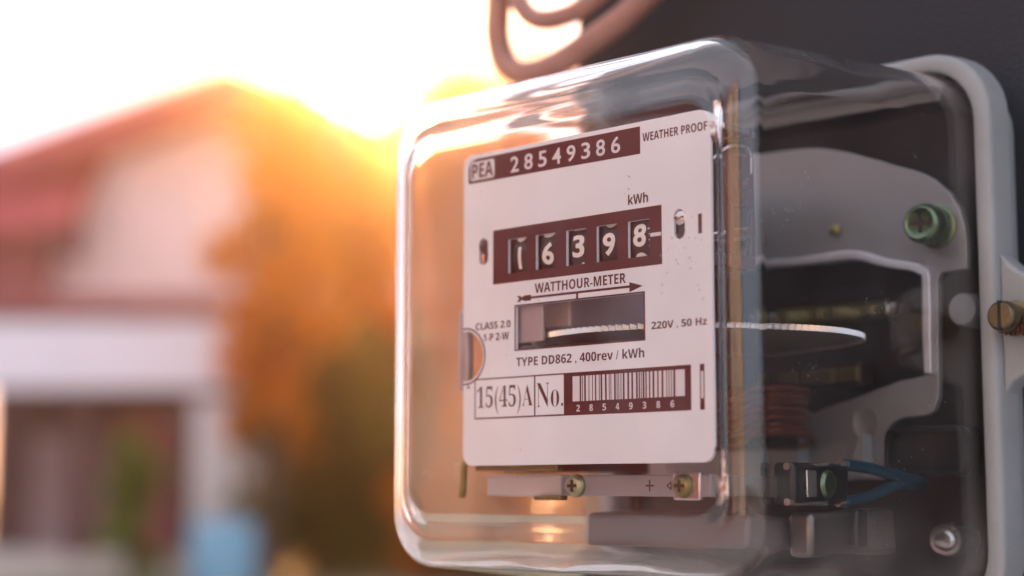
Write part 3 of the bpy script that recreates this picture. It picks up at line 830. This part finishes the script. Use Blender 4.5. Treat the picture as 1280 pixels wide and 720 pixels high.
# ------------------------------------------------------------------ trees
def leafmat(name, col, trans):
    m = bpy.data.materials.new(name); m.use_nodes = True
    t = m.node_tree
    bs = t.nodes['Principled BSDF']
    bs.inputs['Roughness'].default_value = 0.55
    oi = t.nodes.new('ShaderNodeNewGeometry')
    mx = t.nodes.new('ShaderNodeMix'); mx.data_type = 'RGBA'
    mx.inputs['A'].default_value = (*[c * 0.6 for c in col], 1); mx.inputs['B'].default_value = (*[c * 1.4 for c in col], 1)
    t.links.new(oi.outputs['Random Per Island'], mx.inputs['Factor'])
    t.links.new(mx.outputs['Result'], bs.inputs['Base Color'])
    tr = t.nodes.new('ShaderNodeBsdfTranslucent'); tr.inputs['Color'].default_value = (*trans, 1)
    ms = t.nodes.new('ShaderNodeMixShader'); ms.inputs[0].default_value = 0.78
    t.links.new(bs.outputs[0], ms.inputs[1]); t.links.new(tr.outputs[0], ms.inputs[2])
    t.links.new(ms.outputs[0], t.nodes['Material Output'].inputs['Surface'])
    return m
M['bark'] = mat('bark', (0.07, 0.045, 0.03), 0.9, var=0.3, scale=6)
M['leaf_gold'] = leafmat('golden_leaves', (0.16, 0.06, 0.008), (0.95, 0.34, 0.015))
M['leaf_olive'] = leafmat('olive_leaves', (0.11, 0.06, 0.010), (0.85, 0.30, 0.015))
M['leaf_dark'] = leafmat('dark_olive_leaves', (0.05, 0.055, 0.015), (0.26, 0.20, 0.025))
M['leaf_green'] = leafmat('green_leaves', (0.07, 0.12, 0.03), (0.30, 0.42, 0.06))
def tree(x, y, h, rx, lm, nleaf, label, seed, lsize=0.16, low=0.25, name='leafy_tree', cat='tree', group='trees beyond the meter'):
    rn = random.Random(seed)
    t_ = empty(name, (x, y, 0.0), label, cat, group)
    mb = MB()
    tr = max(0.05, h * 0.022)
    pts = [(0, 0, 0)]; k = 7
    for i_ in range(1, k): pts.append((rn.uniform(-.12, .12) * i_ * .5, rn.uniform(-.12, .12) * i_ * .5, h * 0.85 * i_ / (k - 1)))
    mb.tube(spline(pts, 3), [tr * (1 - 0.8 * i_ / (3 * (k - 1))) for i_ in range(3 * (k - 1) + 1)], 8)
    clumps = []
    nl = 16 if h > 3 else 7
    for i_ in range(nl):
        z = h * (low + (0.97 - low) * (i_ + rn.random() * .7) / nl)
        fr_ = (z / h - low) / (1 - low)
        wd = rx * (0.55 + 0.45 * math.sin(PI * min(1, max(0, fr_ * 0.85 + 0.12)))) * rn.uniform(.6, 1.0)
        a = i_ * 2.4 + rn.random()
        e = Vector((wd * math.cos(a) * .75, wd * math.sin(a) * .75, z))
        st = Vector((0, 0, max(h * .12, z - h * .16)))
        mb.tube([st, st.lerp(e, .5) + Vector((0, 0, .05 * h)), e], [tr * .45, tr * .3, tr * .1], 5)
        clumps.append((e, rx * rn.uniform(.32, .5)))
        clumps.append((Vector((e.x * .4, e.y * .4, min(h * .97, z + h * .05))), rx * rn.uniform(.3, .45)))
    mb.build('trunk', M['bark'], t_, s=1)
    vs = []; fs = []
    for i_ in range(nleaf):
        c, r = clumps[rn.randrange(len(clumps))]
        d = Vector((rn.gauss(0, 1), rn.gauss(0, 1), rn.gauss(0, 1))).normalized() * r * (rn.random() ** 0.45)
        p = c + d
        a = Vector((rn.gauss(0, 1), rn.gauss(0, 1), rn.gauss(0, .7))).normalized() * lsize * rn.uniform(.6, 1.2)
        b_ = a.cross(Vector((rn.gauss(0, 1), rn.gauss(0, 1), rn.gauss(0, 1))).normalized()) * .55
        q = len(vs)
        vs += [p - a, p + b_ * .8, p + a, p - b_ * .8]
        fs.append((q, q + 1, q + 2, q + 3))
    me = bpy.data.meshes.new('crown'); me.from_pydata(vs, [], fs); me.materials.append(lm)
    o = bpy.data.objects.new('crown', me); COL.objects.link(o); o.parent = t_; o['kind'] = 'stuff'
    return t_
tree(X(345, 26), 26, 7.6, 1.2, M['leaf_gold'], 4200, 'slender golden tree right beside the house gable', 1)
tree(X(440, 34), 34, 8.7, 1.8, M['leaf_gold'], 7500, 'golden backlit tree straight below the sun', 2, lsize=.19)
tree(X(560, 38), 38, 10.6, 2.8, M['leaf_olive'], 17000, 'tall olive tree right of the sun, partly behind the clear cover', 3, low=.2)
tree(X(680, 36), 36, 10.4, 2.8, M['leaf_olive'], 9000, 'broad olive tree seen behind the meter and the post edge', 4, low=.2)
tree(X(400, 27), 27, 3.4, 1.5, M['leaf_dark'], 7000, 'low bushy dark olive tree in front of the golden trees', 5, low=.06)
tree(X(465, 29), 29, 4.0, 1.3, M['leaf_dark'], 8000, 'low dark olive tree next to the left edge of the clear cover', 6, low=.06)
tree(X(655, 27), 27, 2.3, 2.0, M['leaf_olive'], 9000, 'low golden bush behind the lower clear cover and the post', 8, low=.05, name='garden_shrub', cat='shrub', group='shrubs by the house')
tree(X(575, 26), 26, 2.2, 1.1, M['leaf_olive'], 4500, 'low golden bush showing through the lower left of the clear cover', 9, low=.05, name='garden_shrub', cat='shrub', group='shrubs by the house')
tree(X(170, 26.2), 26.2, 2.2, 0.6, M['leaf_green'], 2200, 'green shrub growing in front of the dark carport', 7, lsize=.1, low=.1, name='garden_shrub', cat='shrub', group='shrubs by the house')

# unseen pale house added behind the camera to bounce sunlight onto the nameplate
bounce_house = empty('house', (-9, -10, 0), 'unseen pale house added behind the camera to bounce light', 'house')
def fb(name, m, x0, x1, y0, y1, z0, z1, parent=bounce_house):
    mb = MB(); mb.box(x0, x1, y0, y1, z0, z1); return mb.build(name, m, parent, s=1, bevel=0.01)
M['render'] = mat('pale_render', (0.66, 0.72, 0.80), 0.85, var=0.08, scale=1.5, bump=0.2, bscale=60)
fb('wall', M['render'], -15, 6.6, -7, 0, 0.004, 6.2)
mb = MB()
pr = [(-0.6 - 7, 6.2), (-3.5, 8.6), (0.6, 6.2), (0.6, 6.0), (-7.6, 6.0)]
mb.add([(x, y, z) for x in (-15.6, 7.2) for y, z in pr], [(0, 1, 2, 3, 4), (9, 8, 7, 6, 5)] + [(i_, (i_ + 1) % 5, 5 + (i_ + 1) % 5, 5 + i_) for i_ in range(5)])
mb.build('roof', M['roofred'], bounce_house, s=1)
for x in (-11, -5, 2.2):
    for z in (1.0, 3.9):
        f = fb('window', M['whitepost'], x, x + 1.3, -0.05, 0.06, z, z + 1.3)
        for q in (0.08, 0.69): fb('pane', M['glass'], x + q, x + q + 0.53, 0.063, 0.075, z + 0.08, z + 1.22, f)
dr = fb('door', M['dark'], -1.6, -0.6, -0.04, 0.05, 0.01, 2.1); fb('handle', M['steel'], -0.75, -0.68, 0.052, 0.1, 1.0, 1.12, dr)

# unseen red hedge added out of frame so the cover mirrors a red veil
M['leaf_red'] = leafmat('red_leaves', (0.20, 0.035, 0.02), (0.85, 0.14, 0.04))
def hedge(x0, x1, y0, y1, h, label, seed):
    rn = random.Random(seed)
    t_ = empty('added_hedge', ((x0 + x1) / 2, (y0 + y1) / 2, 0), label, 'hedge')
    mb = MB()
    for i_ in range(12):
        q_ = (i_ + .5) / 12 - .5
        xx, yy = ((x1 - x0) * q_, 0) if x1 - x0 > y1 - y0 else (0, (y1 - y0) * q_)
        mb.tube([(xx, yy, 0), (xx + rn.uniform(-.1, .1), yy, h * .5), (xx + rn.uniform(-.2, .2), yy + rn.uniform(-.2, .2), h * .92)], [.07, .05, .02], 6)
    mb.build('stem', M['bark'], t_, s=1)
    vs = []; fs = []
    for i_ in range(16000):
        yy = rn.uniform(-.5, .5) * (y1 - y0); hh = h * (0.9 + .1 * math.sin(yy * 2.1) * math.sin(yy * .9 + 1))
        p = Vector((rn.uniform(-.5, .5) * (x1 - x0), yy, hh * (1 - rn.random() ** 1.2 * 0.97)))
        a = Vector((rn.gauss(0, 1), rn.gauss(0, 1), rn.gauss(0, .8))).normalized() * .13
        b_ = a.cross(Vector((rn.gauss(0, 1), rn.gauss(0, 1), rn.gauss(0, 1))).normalized()) * .6
        q = len(vs); vs += [p - a, p + b_, p + a, p - b_]; fs.append((q, q + 1, q + 2, q + 3))
    me = bpy.data.meshes.new('foliage'); me.from_pydata(vs, [], fs); me.materials.append(M['leaf_red'])
    o = bpy.data.objects.new('foliage', me); COL.objects.link(o); o.parent = t_; o['kind'] = 'stuff'
hedge(-10.5, -9.2, -6, 7, 4.4, 'unseen tall red-leaved hedge added left of the frame to redden the cover', 21)

# ------------------------------------------------------------------ thin warm haze in the air
mb = MB()
mb.box(-400, 400, -400, 400, -1.0, 11.2)
hz = bpy.data.materials.new('haze'); hz.use_nodes = True
t = hz.node_tree; t.nodes.remove(t.nodes['Principled BSDF'])
pv = t.nodes.new('ShaderNodeVolumePrincipled')
pv.inputs['Color'].default_value = (1.0, 0.75, 0.50, 1)
pv.inputs['Density'].default_value = 0.0026
pv.inputs['Anisotropy'].default_value = 0.86
t.links.new(pv.outputs[0], t.nodes['Material Output'].inputs['Volume'])
hazebox = mb.build('haze', hz, None, s=1)
hazebox['kind'] = 'stuff'
